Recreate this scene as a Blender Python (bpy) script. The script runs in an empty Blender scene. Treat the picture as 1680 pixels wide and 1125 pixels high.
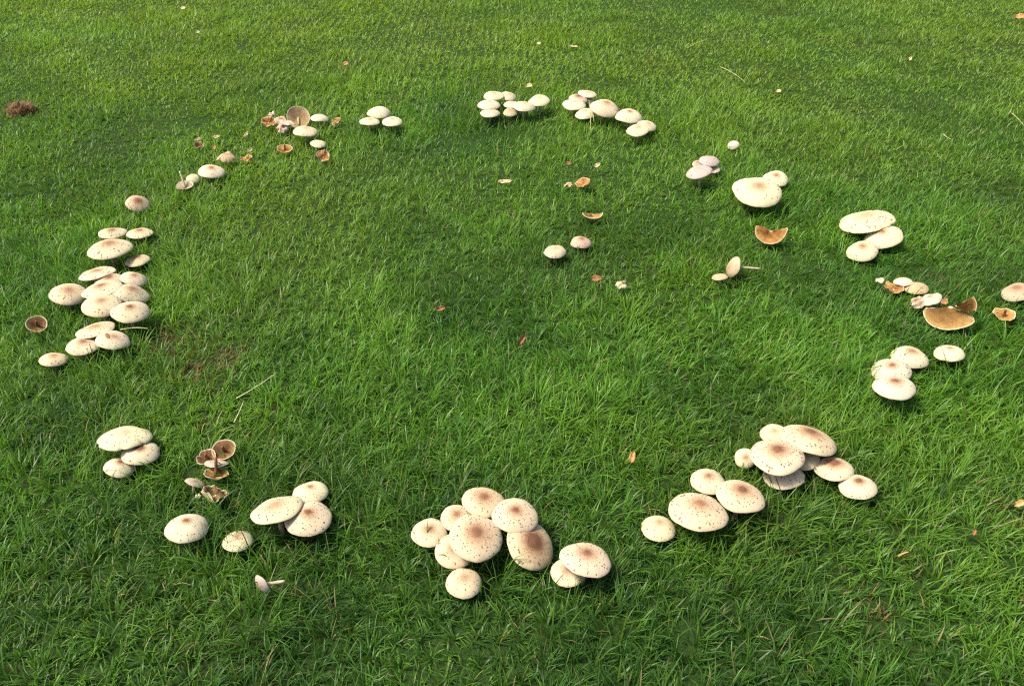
import bpy, math, random
import numpy as np
from mathutils import Vector

# ------------------------------------------------------------------ camera
scene = bpy.context.scene
F_PX, PITCH, CAM_H = 1270.0, math.radians(35.6), 1.455      # pixels of the 1680 px wide photograph
cam_data = bpy.data.cameras.new("camera")
cam_data.sensor_width = 36.0
cam_data.lens = 36.0 * F_PX / 1680.0
cam_data.clip_start, cam_data.clip_end = 0.02, 2000.0
cam = bpy.data.objects.new("camera", cam_data)
scene.collection.objects.link(cam)
cam.location = (0, 0, CAM_H)
cam.rotation_euler = (math.pi / 2 - PITCH, 0, 0)
scene.camera = cam

# ------------------------------------------------------------------ sky and sun
SUN_DIR = Vector((-0.52, -0.04, 0.85)).normalized()          # towards the sun: high, to the left
elev = math.asin(SUN_DIR.z)
azim = math.atan2(SUN_DIR.x, SUN_DIR.y)                      # clockwise from +Y
world = bpy.data.worlds.new("World")
scene.world = world
world.use_nodes = True
wn = world.node_tree
sky = wn.nodes.new("ShaderNodeTexSky")
sky.sky_type = 'NISHITA'
sky.sun_disc = False
sky.sun_elevation = elev
sky.sun_rotation = azim
sky.dust_density = 5.0
bg = wn.nodes["Background"]
bg.inputs["Strength"].default_value = 0.125
wn.links.new(sky.outputs["Color"], bg.inputs["Color"])
sun_data = bpy.data.lights.new("sun", 'SUN')
sun_data.energy = 3.7
sun_data.angle = math.radians(14.0)
sun_data.color = (1.0, 0.92, 0.76)
sun = bpy.data.objects.new("sun", sun_data)
scene.collection.objects.link(sun)
sun.rotation_euler = SUN_DIR.to_track_quat('Z', 'Y').to_euler()
sun.location = (-3, 2, 6)

vs = scene.view_settings
vs.view_transform = 'Standard'
vs.look = 'None'
vs.exposure = 0.72
vs.gamma = 1.0
vs.use_curve_mapping = False
scene.cycles.use_denoising = False
scene.cycles.max_bounces = 8
scene.cycles.diffuse_bounces = 4
scene.cycles.transmission_bounces = 4
scene.cycles.sample_clamp_indirect = 6.0
scene.cycles.filter_width = 1.2
COL = scene.collection

# ------------------------------------------------------------------ pixel -> place
CAM = np.array([0, 0, CAM_H])
FWD = np.array([0, math.cos(PITCH), -math.sin(PITCH)])
RGT = np.array([1.0, 0, 0])
UPV = np.array([0, math.sin(PITCH), math.cos(PITCH)])
def ray(px, py):
    return FWD + RGT * (px - 840) / F_PX + UPV * (562.5 - py) / F_PX
def at_z(px, py, z):
    d = ray(px, py)
    t = (z - CAM_H) / d[2]
    return CAM + d * t, t
def unit(v):
    return v / np.linalg.norm(v)

# ------------------------------------------------------------------ materials
def new_mat(name):
    m = bpy.data.materials.new(name)
    m.use_nodes = True
    nt = m.node_tree
    return m, nt, nt.nodes["Principled BSDF"]
def nd(nt, kind, **kw):
    n = nt.nodes.new(kind)
    for k, v in kw.items():
        setattr(n, k, v)
    return n
def ramp(nt, stops, interp='LINEAR'):
    r = nt.nodes.new("ShaderNodeValToRGB")
    r.color_ramp.interpolation = interp
    els = r.color_ramp.elements
    while len(els) < len(stops):
        els.new(0.5)
    for e, (p, c) in zip(els, stops):
        e.position = p
        e.color = c if len(c) == 4 else (*c, 1)
    return r
def mixcol(nt, fac, a, b, mode='MIX'):
    m = nt.nodes.new("ShaderNodeMix")
    m.data_type = 'RGBA'
    m.blend_type = mode
    for sock, v in ((m.inputs["Factor"], fac), (m.inputs["A"], a), (m.inputs["B"], b)):
        if hasattr(v, "type") and hasattr(v, "node"):
            nt.links.new(v, sock)
        elif isinstance(v, (int, float)):
            sock.default_value = v
        else:
            sock.default_value = (*v, 1) if len(v) == 3 else v
    return m.outputs["Result"]
def math_node(nt, op, a, b=None):
    m = nt.nodes.new("ShaderNodeMath")
    m.operation = op
    for i, v in enumerate((a, b)):
        if v is None:
            continue
        if isinstance(v, (int, float)):
            m.inputs[i].default_value = v
        else:
            nt.links.new(v, m.inputs[i])
    return m.outputs[0]

def make_cap_material():
    m, nt, p = new_mat("mushroom_cap_skin")
    L = nt.links
    rr = nd(nt, "ShaderNodeAttribute", attribute_name="rr").outputs["Fac"]
    patch = nd(nt, "ShaderNodeAttribute", attribute_name="patch")
    tone = nd(nt, "ShaderNodeAttribute", attribute_name="tone").outputs["Color"]
    sep = nd(nt, "ShaderNodeSeparateColor")
    L.new(patch.outputs["Color"], sep.inputs[0])
    strength, size, age = sep.outputs[0], sep.outputs[1], sep.outputs[2]
    tc = nd(nt, "ShaderNodeTexCoord")
    n1 = nd(nt, "ShaderNodeTexNoise"); n1.inputs["Scale"].default_value = 60; n1.inputs["Detail"].default_value = 5
    n2 = nd(nt, "ShaderNodeTexNoise"); n2.inputs["Scale"].default_value = 420; n2.inputs["Detail"].default_value = 3
    n3 = nd(nt, "ShaderNodeTexNoise"); n3.inputs["Scale"].default_value = 24; n3.inputs["Detail"].default_value = 2
    for n in (n1, n2, n3):
        L.new(tc.outputs["Object"], n.inputs["Vector"])
    # radial distance, roughened, divided by the patch size of this cap
    wob = math_node(nt, 'MULTIPLY', math_node(nt, 'SUBTRACT', n1.outputs["Fac"], 0.5), 0.22)
    wob2 = math_node(nt, 'MULTIPLY', math_node(nt, 'SUBTRACT', n2.outputs["Fac"], 0.5), 0.28)
    r1 = math_node(nt, 'ADD', math_node(nt, 'ADD', rr, wob), wob2)
    q = math_node(nt, 'DIVIDE', r1, math_node(nt, 'MULTIPLY', size, 1.6))
    core = ramp(nt, [(0.0, (1, 1, 1)), (0.18, (0.95,) * 3), (0.36, (0.70,) * 3), (0.68, (0.34,) * 3), (1.0, (0, 0, 0))])
    L.new(q, core.inputs[0])
    fac = math_node(nt, 'MULTIPLY', core.outputs[0], strength)
    brown = ramp(nt, [(0.0, (0.50, 0.32, 0.19)), (0.5, (0.36, 0.19, 0.10)), (1.0, (0.15, 0.07, 0.035))])
    L.new(fac, brown.inputs[0])
    blot = math_node(nt, 'MULTIPLY', n3.outputs["Fac"], 0.22)
    base = mixcol(nt, blot, tone, (0.46, 0.34, 0.23))
    fine = math_node(nt, 'MULTIPLY', math_node(nt, 'GREATER_THAN', n2.outputs["Fac"], 0.60), 0.08)
    base = mixcol(nt, fine, base, (0.36, 0.27, 0.18))
    base = mixcol(nt, age, base, (0.36, 0.24, 0.14))
    vor = nd(nt, "ShaderNodeTexVoronoi"); vor.inputs["Scale"].default_value = 330
    L.new(tc.outputs["Object"], vor.inputs["Vector"])
    thr = ramp(nt, [(0.10, (0.62,) * 3), (0.35, (0.46,) * 3), (0.62, (0.20,) * 3), (0.9, (0.05,) * 3)])
    L.new(math_node(nt, 'DIVIDE', rr, math_node(nt, 'ADD', math_node(nt, 'MULTIPLY', size, 0.9), 0.55)), thr.inputs[0])
    spot = math_node(nt, 'MULTIPLY', math_node(nt, 'LESS_THAN', vor.outputs["Distance"], thr.outputs[0]), math_node(nt, 'MULTIPLY', strength, 0.62))
    base = mixcol(nt, spot, base, (0.33, 0.19, 0.105))
    L.new(mixcol(nt, fac, base, brown.outputs[0]), p.inputs["Base Color"])
    p.inputs["Roughness"].default_value = 0.72
    p.inputs["Specular IOR Level"].default_value = 0.25
    p.inputs["Subsurface Weight"].default_value = 0.12
    p.inputs["Subsurface Radius"].default_value = (0.006, 0.004, 0.002)
    p.inputs["Subsurface Scale"].default_value = 0.6
    b = nd(nt, "ShaderNodeBump"); b.inputs["Strength"].default_value = 0.35; b.inputs["Distance"].default_value = 0.0015
    L.new(math_node(nt, 'ADD', n1.outputs["Fac"], n2.outputs["Fac"]), b.inputs["Height"])
    L.new(b.outputs[0], p.inputs["Normal"])
    return m

def noise_mat(name, c1, c2, scale=60, rough=0.8, bump=0.4, transl=0.0):
    m, nt, p = new_mat(name)
    tc = nd(nt, "ShaderNodeTexCoord")
    n = nd(nt, "ShaderNodeTexNoise"); n.inputs["Scale"].default_value = scale; n.inputs["Detail"].default_value = 6
    nt.links.new(tc.outputs["Object"], n.inputs["Vector"])
    r = ramp(nt, [(0.33, c1), (0.68, c2)])
    nt.links.new(n.outputs["Fac"], r.inputs[0])
    nt.links.new(r.outputs[0], p.inputs["Base Color"])
    p.inputs["Roughness"].default_value = rough
    p.inputs["Specular IOR Level"].default_value = 0.25
    b = nd(nt, "ShaderNodeBump"); b.inputs["Strength"].default_value = bump; b.inputs["Distance"].default_value = 0.002
    nt.links.new(n.outputs["Fac"], b.inputs["Height"])
    nt.links.new(b.outputs[0], p.inputs["Normal"])
    return m

def blade_material(name):
    m, nt, p = new_mat(name)
    L = nt.links
    col = nd(nt, "ShaderNodeAttribute", attribute_name="Col").outputs["Color"]
    L.new(col, p.inputs["Base Color"])
    p.inputs["Roughness"].default_value = 0.43
    p.inputs["Specular IOR Level"].default_value = 0.34
    tr = nd(nt, "ShaderNodeBsdfTranslucent")
    L.new(mixcol(nt, 1.0, col, (1.5, 1.45, 0.6), 'MULTIPLY'), tr.inputs["Color"])
    mx = nd(nt, "ShaderNodeMixShader")
    mx.inputs[0].default_value = 0.40
    L.new(p.outputs[0], mx.inputs[1])
    L.new(tr.outputs[0], mx.inputs[2])
    L.new(mx.outputs[0], nt.nodes["Material Output"].inputs["Surface"])
    return m

def ground_material():
    m, nt, p = new_mat("soil_and_thatch")
    L = nt.links
    tc = nd(nt, "ShaderNodeTexCoord")
    a = nd(nt, "ShaderNodeTexNoise"); a.inputs["Scale"].default_value = 140; a.inputs["Detail"].default_value = 8
    b = nd(nt, "ShaderNodeTexNoise"); b.inputs["Scale"].default_value = 2.2; b.inputs["Detail"].default_value = 4
    for n in (a, b):
        L.new(tc.outputs["Object"], n.inputs["Vector"])
    r = ramp(nt, [(0.30, (0.007, 0.014, 0.004)), (0.55, (0.018, 0.040, 0.008)), (0.78, (0.04, 0.075, 0.015))])
    L.new(a.outputs["Fac"], r.inputs[0])
    r2 = ramp(nt, [(0.42, (0.028, 0.065, 0.012)), (0.68, (0.045, 0.060, 0.018))])
    L.new(b.outputs["Fac"], r2.inputs[0])
    L.new(mixcol(nt, 0.4, r.outputs[0], r2.outputs[0]), p.inputs["Base Color"])
    p.inputs["Roughness"].default_value = 0.95
    p.inputs["Specular IOR Level"].default_value = 0.1
    bp = nd(nt, "ShaderNodeBump"); bp.inputs["Strength"].default_value = 0.8; bp.inputs["Distance"].default_value = 0.01
    L.new(a.outputs["Fac"], bp.inputs["Height"])
    L.new(bp.outputs[0], p.inputs["Normal"])
    return m

M_CAP = make_cap_material()
M_SCALE = noise_mat("brown_cap_scales", (0.13, 0.09, 0.06), (0.27, 0.20, 0.14), 90, 0.85, 0.2)
M_GILL_PALE = noise_mat("pale_gills", (0.34, 0.28, 0.19), (0.48, 0.40, 0.28), 45, 0.85, 0.3)
M_GILL_TAN = noise_mat("tan_gills", (0.30, 0.18, 0.06), (0.44, 0.28, 0.105), 50, 0.85, 0.4)
M_GILL_BROWN = noise_mat("brown_gills", (0.11, 0.055, 0.022), (0.25, 0.14, 0.06), 50, 0.85, 0.4)
M_GILL_ORANGE = noise_mat("orange_brown_gills", (0.25, 0.12, 0.035), (0.42, 0.23, 0.075), 50, 0.85, 0.4)
M_STEM = noise_mat("pale_stem", (0.36, 0.28, 0.19), (0.50, 0.42, 0.30), 70, 0.8, 0.3)
M_STEM_DARK = noise_mat("dark_brown_stem", (0.07, 0.03, 0.015), (0.20, 0.09, 0.04), 70, 0.8, 0.4)
M_LEAF_BROWN = noise_mat("dry_brown_leaf", (0.16, 0.07, 0.03), (0.34, 0.17, 0.07), 60, 0.7, 0.5)
M_LEAF_ORANGE = noise_mat("dry_orange_leaf", (0.34, 0.15, 0.05), (0.62, 0.36, 0.16), 60, 0.7, 0.5)
M_LEAF_PALE = noise_mat("pale_dry_leaf", (0.46, 0.36, 0.20), (0.72, 0.60, 0.38), 60, 0.7, 0.5)
M_STRAW = noise_mat("pale_straw", (0.34, 0.36, 0.16), (0.55, 0.54, 0.30), 40, 0.6, 0.2)
M_STICK = noise_mat("dark_stalk", (0.03, 0.045, 0.02), (0.07, 0.08, 0.035), 40, 0.7, 0.2)
M_CLOD = noise_mat("brown_dead_grass", (0.055, 0.032, 0.018), (0.20, 0.12, 0.06), 50, 0.9, 0.6)
M_GRASS = blade_material("grass_blades")
M_GROUND = ground_material()

# ------------------------------------------------------------------ mesh helpers
def mesh_object(name, verts, faces, mat, parent=None, loc=(0, 0, 0), smooth=True):
    me = bpy.data.meshes.new(name)
    me.from_pydata([tuple(map(float, v)) for v in verts], [], faces)
    me.materials.append(mat)
    if smooth:
        me.polygons.foreach_set("use_smooth", [True] * len(me.polygons))
    me.update()
    o = bpy.data.objects.new(name, me)
    COL.objects.link(o)
    if parent is not None:
        o.parent = parent
    else:
        o.location = loc
    return o
def tag(o, label, cat, group=None, kind=None):
    if label: o["label"] = label
    if cat: o["category"] = cat
    if group: o["group"] = group
    if kind: o["kind"] = kind
def empty(name, loc):
    o = bpy.data.objects.new(name, None)
    COL.objects.link(o)
    o.location = loc
    o.empty_display_size = 0.05
    return o
def tube(path, radii, nseg=9):
    verts, faces = [], []
    n = len(path)
    ref = np.array([0.31, 0.87, 0.11])
    for i, p in enumerate(path):
        t = unit(path[min(i + 1, n - 1)] - path[max(i - 1, 0)])
        a = unit(np.cross(t, ref)); b = np.cross(t, a)
        for j in range(nseg):
            th = 2 * math.pi * j / nseg
            verts.append(p + radii[i] * (a * math.cos(th) + b * math.sin(th)))
    for i in range(n - 1):
        for j in range(nseg):
            k = (j + 1) % nseg
            faces.append((i * nseg + j, i * nseg + k, (i + 1) * nseg + k, (i + 1) * nseg + j))
    faces.append(tuple(range(nseg - 1, -1, -1)))
    faces.append(tuple(range((n - 1) * nseg, n * nseg)))
    return verts, faces

# ------------------------------------------------------------------ the ground
mesh_ground = mesh_object("ground", [(-150, -150, 0), (150, -150, 0), (150, 150, 0), (-150, 150, 0)], [(0, 1, 2, 3)], M_GROUND, smooth=False)
mesh_ground["kind"] = "structure"
mesh_ground["label"] = "dark soil and thatch of the lawn under the grass"

# ------------------------------------------------------------------ mushrooms: shapes
TONES = dict(
    warm=(0.55, 0.45, 0.295), yellow=(0.55, 0.50, 0.32), pale=(0.55, 0.49, 0.34), cream=(0.55, 0.47, 0.31),
    grey=(0.38, 0.32, 0.30), lemon=(0.59, 0.55, 0.34), tan=(0.42, 0.32, 0.18), dull=(0.43, 0.36, 0.27), pink=(0.46, 0.35, 0.26))
M_GILL_BUFF = noise_mat("buff_gills", (0.36, 0.24, 0.12), (0.48, 0.34, 0.18), 45, 0.85, 0.3)
GILLS = dict(buff=M_GILL_BUFF, pale=M_GILL_PALE, tan=M_GILL_TAN, brown=M_GILL_BROWN, orange=M_GILL_ORANGE)

def solve_alpha(q, k):
    lo, hi = 0.0, math.radians(88)
    for _ in range(40):
        a = 0.5 * (lo + hi)
        c, s = math.cos(a), math.sin(a)
        f = 0.5 * (c + math.sqrt(c * c + k * k * s * s))
        if f > q: lo = a
        else: hi = a
    return 0.5 * (lo + hi)

class Cap:
    """one mushroom: where its cap stands and which way it faces, read from its outline"""
    def __init__(s, px, py, maj, mnr, ang, z, label, order=0, k=0.36, tone='cream', patch=(0.75, 0.42, 0.0), face='top',
                 gills='pale', flakes=None, crumple=0.0, sector=None, stem='ground', stem_px=None, hollow=None, down=False,
                 name='mushroom', cat='mushroom', embed=False, group='mushrooms growing in the ring', torn=0.0, notch=0.0):
        s.__dict__.update(locals()); del s.__dict__['s']
        s.seed = int(px * 131 + py * 17)
        if face == 'top' and stem == 'ground': s.z = max(0.036, z * (0.74 if embed else 0.82))
        s.place()
    def place(s):
        a = math.radians(s.ang)
        q = min(0.985, s.mnr / s.maj)
        if s.face == 'top':
            al = solve_alpha(q, s.k)
            c, sn = math.cos(al), math.sin(al)
            off = 0.5 * s.maj * 0.5 * (math.sqrt(c * c + (s.k * sn) ** 2) - c)
        else:
            al = math.acos(q); off = 0
        px, py = s.px + math.sin(a) * off, s.py + math.cos(a) * off
        s.c, t = at_z(px, py, s.z)
        d = ray(px, py)
        s.R = 0.5 * s.maj * t / F_PX
        v = -unit(d)
        r = unit(RGT - v * np.dot(RGT, v)); u = np.cross(v, r)
        X = math.cos(a) * r + math.sin(a) * u
        Dn = -math.sin(a) * r + math.cos(a) * u
        sg = -1 if s.down else 1
        e = math.cos(al) * v + sg * math.sin(al) * Dn
        s.n = e if s.face == 'top' else -e
        s.X = X; s.Y = np.cross(s.n, X)
        s.hol = s.hollow if s.hollow is not None else (0.45 if s.face == 'top' else 0.78)
        s.phi = math.asin(-unit(d)[2])
        s.low = s.z - s.R * math.sqrt(max(0, 1 - s.n[2] ** 2))
    def lobes(s, th):
        rng = random.Random(s.seed)
        f = 1.0
        for kk, amp in ((2, 0.018), (3, 0.022), (4, 0.014), (5, 0.012), (7, 0.008), (13, 0.007), (23, 0.004)):
            f = f + amp * (1 + 3.0 * s.crumple) * rng.uniform(0.3, 1) * np.cos(kk * th + rng.uniform(0, 6.28))
        if s.torn:
            for _ in range(5):
                c0 = rng.uniform(0, 6.28); w = rng.uniform(0.05, 0.14)
                dd = np.angle(np.exp(1j * (th - c0)))
                f = f - s.torn * rng.uniform(0.4, 1) * np.exp(-(dd / w) ** 2)
        if s.notch:
            c0 = rng.uniform(3.6, 5.4)
            dd = np.angle(np.exp(1j * (th - c0)))
            f = f - s.notch * np.exp(-(np.abs(dd) / 0.10) ** 1.2)
        return f
    def wave(s, u, th):
        rng = random.Random(s.seed + 5)
        w = 0
        for kk, amp in ((2, 0.030), (3, 0.020), (5, 0.010)):
            w = w + amp * rng.uniform(0.3, 1) * np.cos(kk * th + rng.uniform(0, 6.28)) * u ** 2
        for _ in range(4):
            fx, fy, ph = rng.uniform(-5, 5), rng.uniform(-5, 5), rng.uniform(0, 6.28)
            w = w + 0.011 * np.sin(fx * u * np.cos(th) + fy * u * np.sin(th) + ph)
        if s.crumple:
            for _ in range(7):
                fx, fy, ph = rng.uniform(-7, 7), rng.uniform(-7, 7), rng.uniform(0, 6.28)
                w = w + s.crumple * 0.085 * np.sin(fx * u * np.cos(th) + fy * u * np.sin(th) + ph)
            w = w + s.crumple * 0.05 * u * np.sin(13 * th + rng.uniform(0, 6))
        return w
    def top(s, u, th):
        h = s.k * (np.clip(1 - u ** 2.2, 0, 1)) ** 0.72 + 0.035 * np.exp(-(u / 0.16) ** 2)
        return s.R * (h + s.wave(u, th))
    def under(s, u, th):
        return s.R * (s.hol * s.k * (1 - u * u) - 0.02 + s.wave(u, th))
    def spread(s, n, u):
        t0, t1 = map(math.radians, s.sector)
        j = lambda k: 0.09 * math.sin(8 * u + s.seed + k) + 0.06 * math.sin(21 * u + 2 * s.seed + 3 * k) if u > 0.04 else 0
        return np.linspace(t0 + j(0), t1 + j(1), n)
    def P(s, u, th, z):
        rad = s.R * u * s.lobes(th)
        return (s.c + np.multiply.outer(rad * np.cos(th), s.X) + np.multiply.outer(rad * np.sin(th), s.Y) + np.multiply.outer(z, s.n))

def grid_faces(nr, nc, wrap, flip=False):
    f = []
    for i in range(nr - 1):
        for j in range(nc if wrap else nc - 1):
            k = (j + 1) % nc
            q = (i * nc + j, i * nc + k, (i + 1) * nc + k, (i + 1) * nc + j)
            f.append(q[::-1] if flip else q)
    return f

def build_mushroom(s):
    big = s.maj > 45
    rng = random.Random(s.seed + 9)
    # where the thing stands: on the ground under its stem or its cap
    h = s.n * 1.0
    if s.stem == 'ground':
        base = np.array([s.c[0] - h[0] * 0.55 * s.z, s.c[1] - h[1] * 0.55 * s.z, 0.0])
    else:
        base = np.array([s.c[0], s.c[1], 0.0])
    root = empty(s.name, tuple(base))
    tag(root, s.label, s.cat, s.group)
    # cap ---------------------------------------------------------------
    ncol = 72 if big else 44
    if s.sector:
        t0, t1 = map(math.radians, s.sector)
        ths = None; wrap = False
    else:
        ths = np.linspace(0, 2 * math.pi, ncol, endpoint=False); wrap = True
    us = np.array([0.0, 0.05, 0.12, 0.2, 0.3, 0.4, 0.5, 0.6, 0.7, 0.79, 0.87, 0.93, 0.97, 1.0])
    at = lambda u: s.spread(ncol, min(u, 1.0)) if s.sector else ths
    rings = [s.P(np.full(ncol, u), at(u), s.top(np.full(ncol, u), at(u))) for u in us]
    rr = [u for u in us]
    lip = [(1.006, -0.022), (0.99, -0.038), (0.955, -0.03)] if s.face == 'top' else [(1.004, -0.010), (0.993, -0.022), (0.978, -0.018)]
    for u, dz in lip:
        uu = np.full(ncol, u)
        rings.append(s.P(uu, at(u), s.R * (dz + s.wave(np.minimum(uu, 1), at(u))))); rr.append(1.0)
    if not wrap or s.face != 'top':              # a closed underside behind the gills
        for u in (0.8, 0.55, 0.3, 0.02):
            uu = np.full(ncol, u)
            rings.append(s.P(uu, at(u), s.under(uu, at(u)) + 0.012 * s.R)); rr.append(1.0)
    V = np.concatenate(rings)
    faces = grid_faces(len(rings), ncol, wrap)
    if not wrap:                                  # the broken faces
        nr = len(rings)
        for col in (0, ncol - 1):
            loop = [i * ncol + col for i in range(nr)]
            faces.append(tuple(loop if col else loop[::-1]))
    cap = mesh_object("cap", V - base, faces, M_CAP, root)
    me = cap.data
    nv = len(me.vertices)
    a = me.attributes.new("rr", 'FLOAT', 'POINT'); a.data.foreach_set("value", np.repeat(np.array(rr), ncol).astype(np.float32))
    a = me.attributes.new("patch", 'FLOAT_COLOR', 'POINT')
    a.data.foreach_set("color", np.tile(np.array([s.patch[0] * rng.uniform(1.0, 1.35), s.patch[1] * rng.uniform(.8, 1.25), s.patch[2], 1.0], np.float32), nv))
    tn = np.array(TONES[s.tone]) * rng.uniform(0.95, 1.04) * np.array([1, rng.uniform(0.97, 1.02), rng.uniform(0.92, 1.05)])
    a = me.attributes.new("tone", 'FLOAT_COLOR', 'POINT')
    a.data.foreach_set("color", np.tile(np.array([*tn, 1.0], np.float32), nv))
    # gills -------------------------------------------------------------
    ng = 150 if (big or s.face != 'top') else 84
    if s.sector:
        tg = None
    else:
        tg = np.linspace(0, 2 * math.pi, ng, endpoint=False)
    zig = np.where(np.arange(ng) % 2 == 0, 0.0, -1.0)
    gr = []
    for u, amp in ((0.10, 0.01), (0.3, 0.035), (0.55, 0.045), (0.8, 0.04), (0.965 if s.face == 'top' else 0.982, 0.012)):
        uu = np.full(ng, u)
        g_ = s.spread(ng, u) * 0.985 + 0.015 * np.radians(sum(s.sector) / 2) if s.sector else tg
        gr.append(s.P(uu, g_, s.under(uu, g_) + s.R * amp * (1.0 if s.face == 'top' else 0.45) * zig))
    gills = mesh_object("gills", np.concatenate(gr) - base, grid_faces(len(gr), ng, wrap, True), GILLS[s.gills], cap, smooth=False)
    # scales ------------------------------------------------------------
    nf = s.flakes if s.flakes is not None else int(np.clip(s.maj * 2.4, 30, 190) * rng.uniform(0.55, 1.3))
    if nf and s.face == 'top':
        fv, ff = [], []
        for _ in range(nf):
            u = 0.16 + 0.80 * rng.random() ** 0.72
            th = rng.uniform(0, 2 * math.pi)
            if s.sector: th = rng.uniform(t0, t1)
            sz = s.R * (0.008 + 0.030 * rng.random() ** 2.2) * (0.30 + 0.95 * u)
            ws = rng.uniform(0.6, 1.6)
            nn = rng.choice((4, 5, 6)); ph = rng.uniform(0, 6.28)
            pu, pt = [u], [th]
            for j in range(nn):
                rr_ = sz * rng.uniform(0.65, 1.25)
                pu.append(u + rr_ * math.cos(ph + 6.283 * j / nn) / s.R / ws)
                pt.append(th + rr_ * math.sin(ph + 6.283 * j / nn) * ws / (s.R * u))
            pu, pt = np.clip(np.array(pu), 0.02, 0.995), np.array(pt)
            zz = s.top(pu, pt) + 0.0007
            zz[0] += 0.0006
            i0 = len(fv)
            fv.extend(s.P(pu, pt, zz) - base)
            ff.extend((i0, i0 + 1 + j, i0 + 1 + (j + 1) % nn) for j in range(nn))
        sc = mesh_object("scales", fv, ff, M_SCALE, cap, smooth=False)
        sc["kind"] = "stuff"
    # stem --------------------------------------------------------------
    if s.stem:
        r0 = max(0.0045, 0.10 * s.R)
        p0 = s.c + s.n * (s.hol * s.k * s.R * 0.95)
        mat = M_STEM
        if s.stem == 'ground':
            end = base + np.array([0, 0, -0.012])
            mid = s.c - s.n * 0.45 * s.z
            radf = lambda t: r0 * (0.9 + 0.35 * t * t)
            nseg = 8
        else:
            if s.stem_px:
                t = np.dot(s.c - CAM, FWD)
                end = CAM + ray(*s.stem_px) * t
                if s.stem == 'fallen': end[2] = max(0.012, min(end[2], 0.05))
            else:
                end = s.c - s.n * s.R * 0.55
            mid = 0.5 * (p0 + end) - s.n * 0.05 * s.R
            radf = lambda t: r0 * (1.0 - 0.25 * t)
            if s.stem in ('stub', 'darkstub'): mat = M_STEM_DARK
        tt = np.linspace(0, 1, 9)
        path = [(1 - t) ** 2 * p0 + 2 * t * (1 - t) * mid + t * t * end - base for t in tt]
        vv, ff = tube(path, [radf(t) * (1 + 0.06 * math.sin(9 * t + s.seed)) for t in tt], 10)
        mesh_object("stem", vv, ff, mat, root)
    return root

# ------------------------------------------------------------------ mushrooms: every one in the photograph
CAPS = []
def C(*a, **k):
    c = Cap(*a, **k); CAPS.append(c); return c
FRAG = dict(name='mushroom_fragment', cat='mushroom piece', group='broken mushroom pieces in the grass', stem=None)
UPT = dict(name='upturned_mushroom', face='gills', group='overturned and toppled mushrooms', patch=(0.3, 0.4, 0.15))
# clump of ten with pinkish brown centres
W = dict(tone='warm', patch=(0.85, 0.44, 0.0))
C(748.6, 848, 52, 42, 5, .075, "half hidden tan-centred mushroom behind the broadest cap of the ten-mushroom clump", 0, **W)
C(793, 822.5, 71, 49, -8, .095, "wide cap at the rear of the ten-mushroom clump, away from the single front button", 1, **W)
C(704.5, 873, 58, 47, 5, .070, "outermost cap of the ten-mushroom clump, on the side opposite the overlapping pair", 1, **W, embed=True)
C(746, 903.5, 66, 56, -5, .062, "low cap tucked under the broadest cap of the ten-mushroom clump", 0, **W, embed=True)
C(870.7, 892.6, 88, 70, -52, .075, "steeply tilted speckled cap with large dark brown centre in the ten-mushroom clump", 0, tone='warm', patch=(1.0, 0.55, 0.08), k=.34)
C(844.7, 845, 75, 58, -4, .105, "raised cap overlapping the steeply tilted dark-centred cap", 3, **W)
C(780.7, 880.8, 89, 75, -8, .105, "broadest cap at the heart of the ten-mushroom clump", 3, **W, flakes=230)
C(761.2, 955.5, 59, 49, 0, .055, "single round button cap standing in front of the ten-mushroom clump", 2, tone='warm', patch=(.7, .36, 0), k=.5, embed=True)
C(931.8, 937.8, 57, 47, -6, .055, "lower cap of the overlapping pair beside the steeply tilted cap", 0, **W, embed=True)
C(960.7, 916, 85, 55, -12, .090, "upper broad cap of the overlapping pair beside the steeply tilted cap", 2, **W)
# four in a slanting row
C(1161.3, 788.5, 56, 42, -8, .075, "rear rounded cap with star-shaped brown centre in the slanting row of four", 0, tone='cream', patch=(.9, .36, 0), k=.45)
C(1214.8, 812.8, 79, 52, -18, .090, "tilted speckled cap between the star-centred cap and the clump of eight", 1, **W)
C(1145.7, 838.4, 97, 61, -11, .085, "largest flat cap in the slanting row of four", 2, **W, flakes=230)
C(1080, 865.5, 57, 42, -8, .055, "small end cap in the slanting row of four, beside the largest flat cap", 2, tone='cream', patch=(.7, .34, 0), k=.48, embed=True)
# clump of eight
C(1270, 711, 44, 33, -5, .080, "small cap behind the long tilted cap in the clump of eight", 0, tone='cream', patch=(.6, .4, 0))
C(1222.5, 751.4, 34, 33, -10, .060, "small folded cap peeking out beside the broad cap of the clump of eight", 0, tone='cream', patch=(.7, .4, 0), k=.5)
C(1320.5, 752, 46, 38, 6, .060, "smooth cap mostly hidden between the two biggest caps of the clump of eight", 0, tone='cream', patch=(.4, .4, 0))
C(1286, 780, 65, 44, -4, .056, "low spotted cap under the front edge of the clump of eight's broad cap", 0, tone='cream', patch=(.2, .3, 0), k=.4, embed=True)
C(1325.6, 721, 93, 43, -19, .105, "long strongly tilted cap at the back of the clump of eight", 2, **W)
C(1275, 747, 87, 58, -8, .100, "broad tan-centred cap covering its neighbours in the clump of eight", 3, **W, flakes=230)
C(1368.4, 767.8, 61, 40, -6, .065, "cap with dark chocolate star centre at the edge of the clump of eight", 1, tone='cream', patch=(1.15, .40, 0), k=.45)
C(1407.5, 797.5, 59, 41, -12, .060, "outermost cap with scattered brown spots at the end of the clump of eight", 2, tone='cream', patch=(.9, .36, 0), k=.45)
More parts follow.
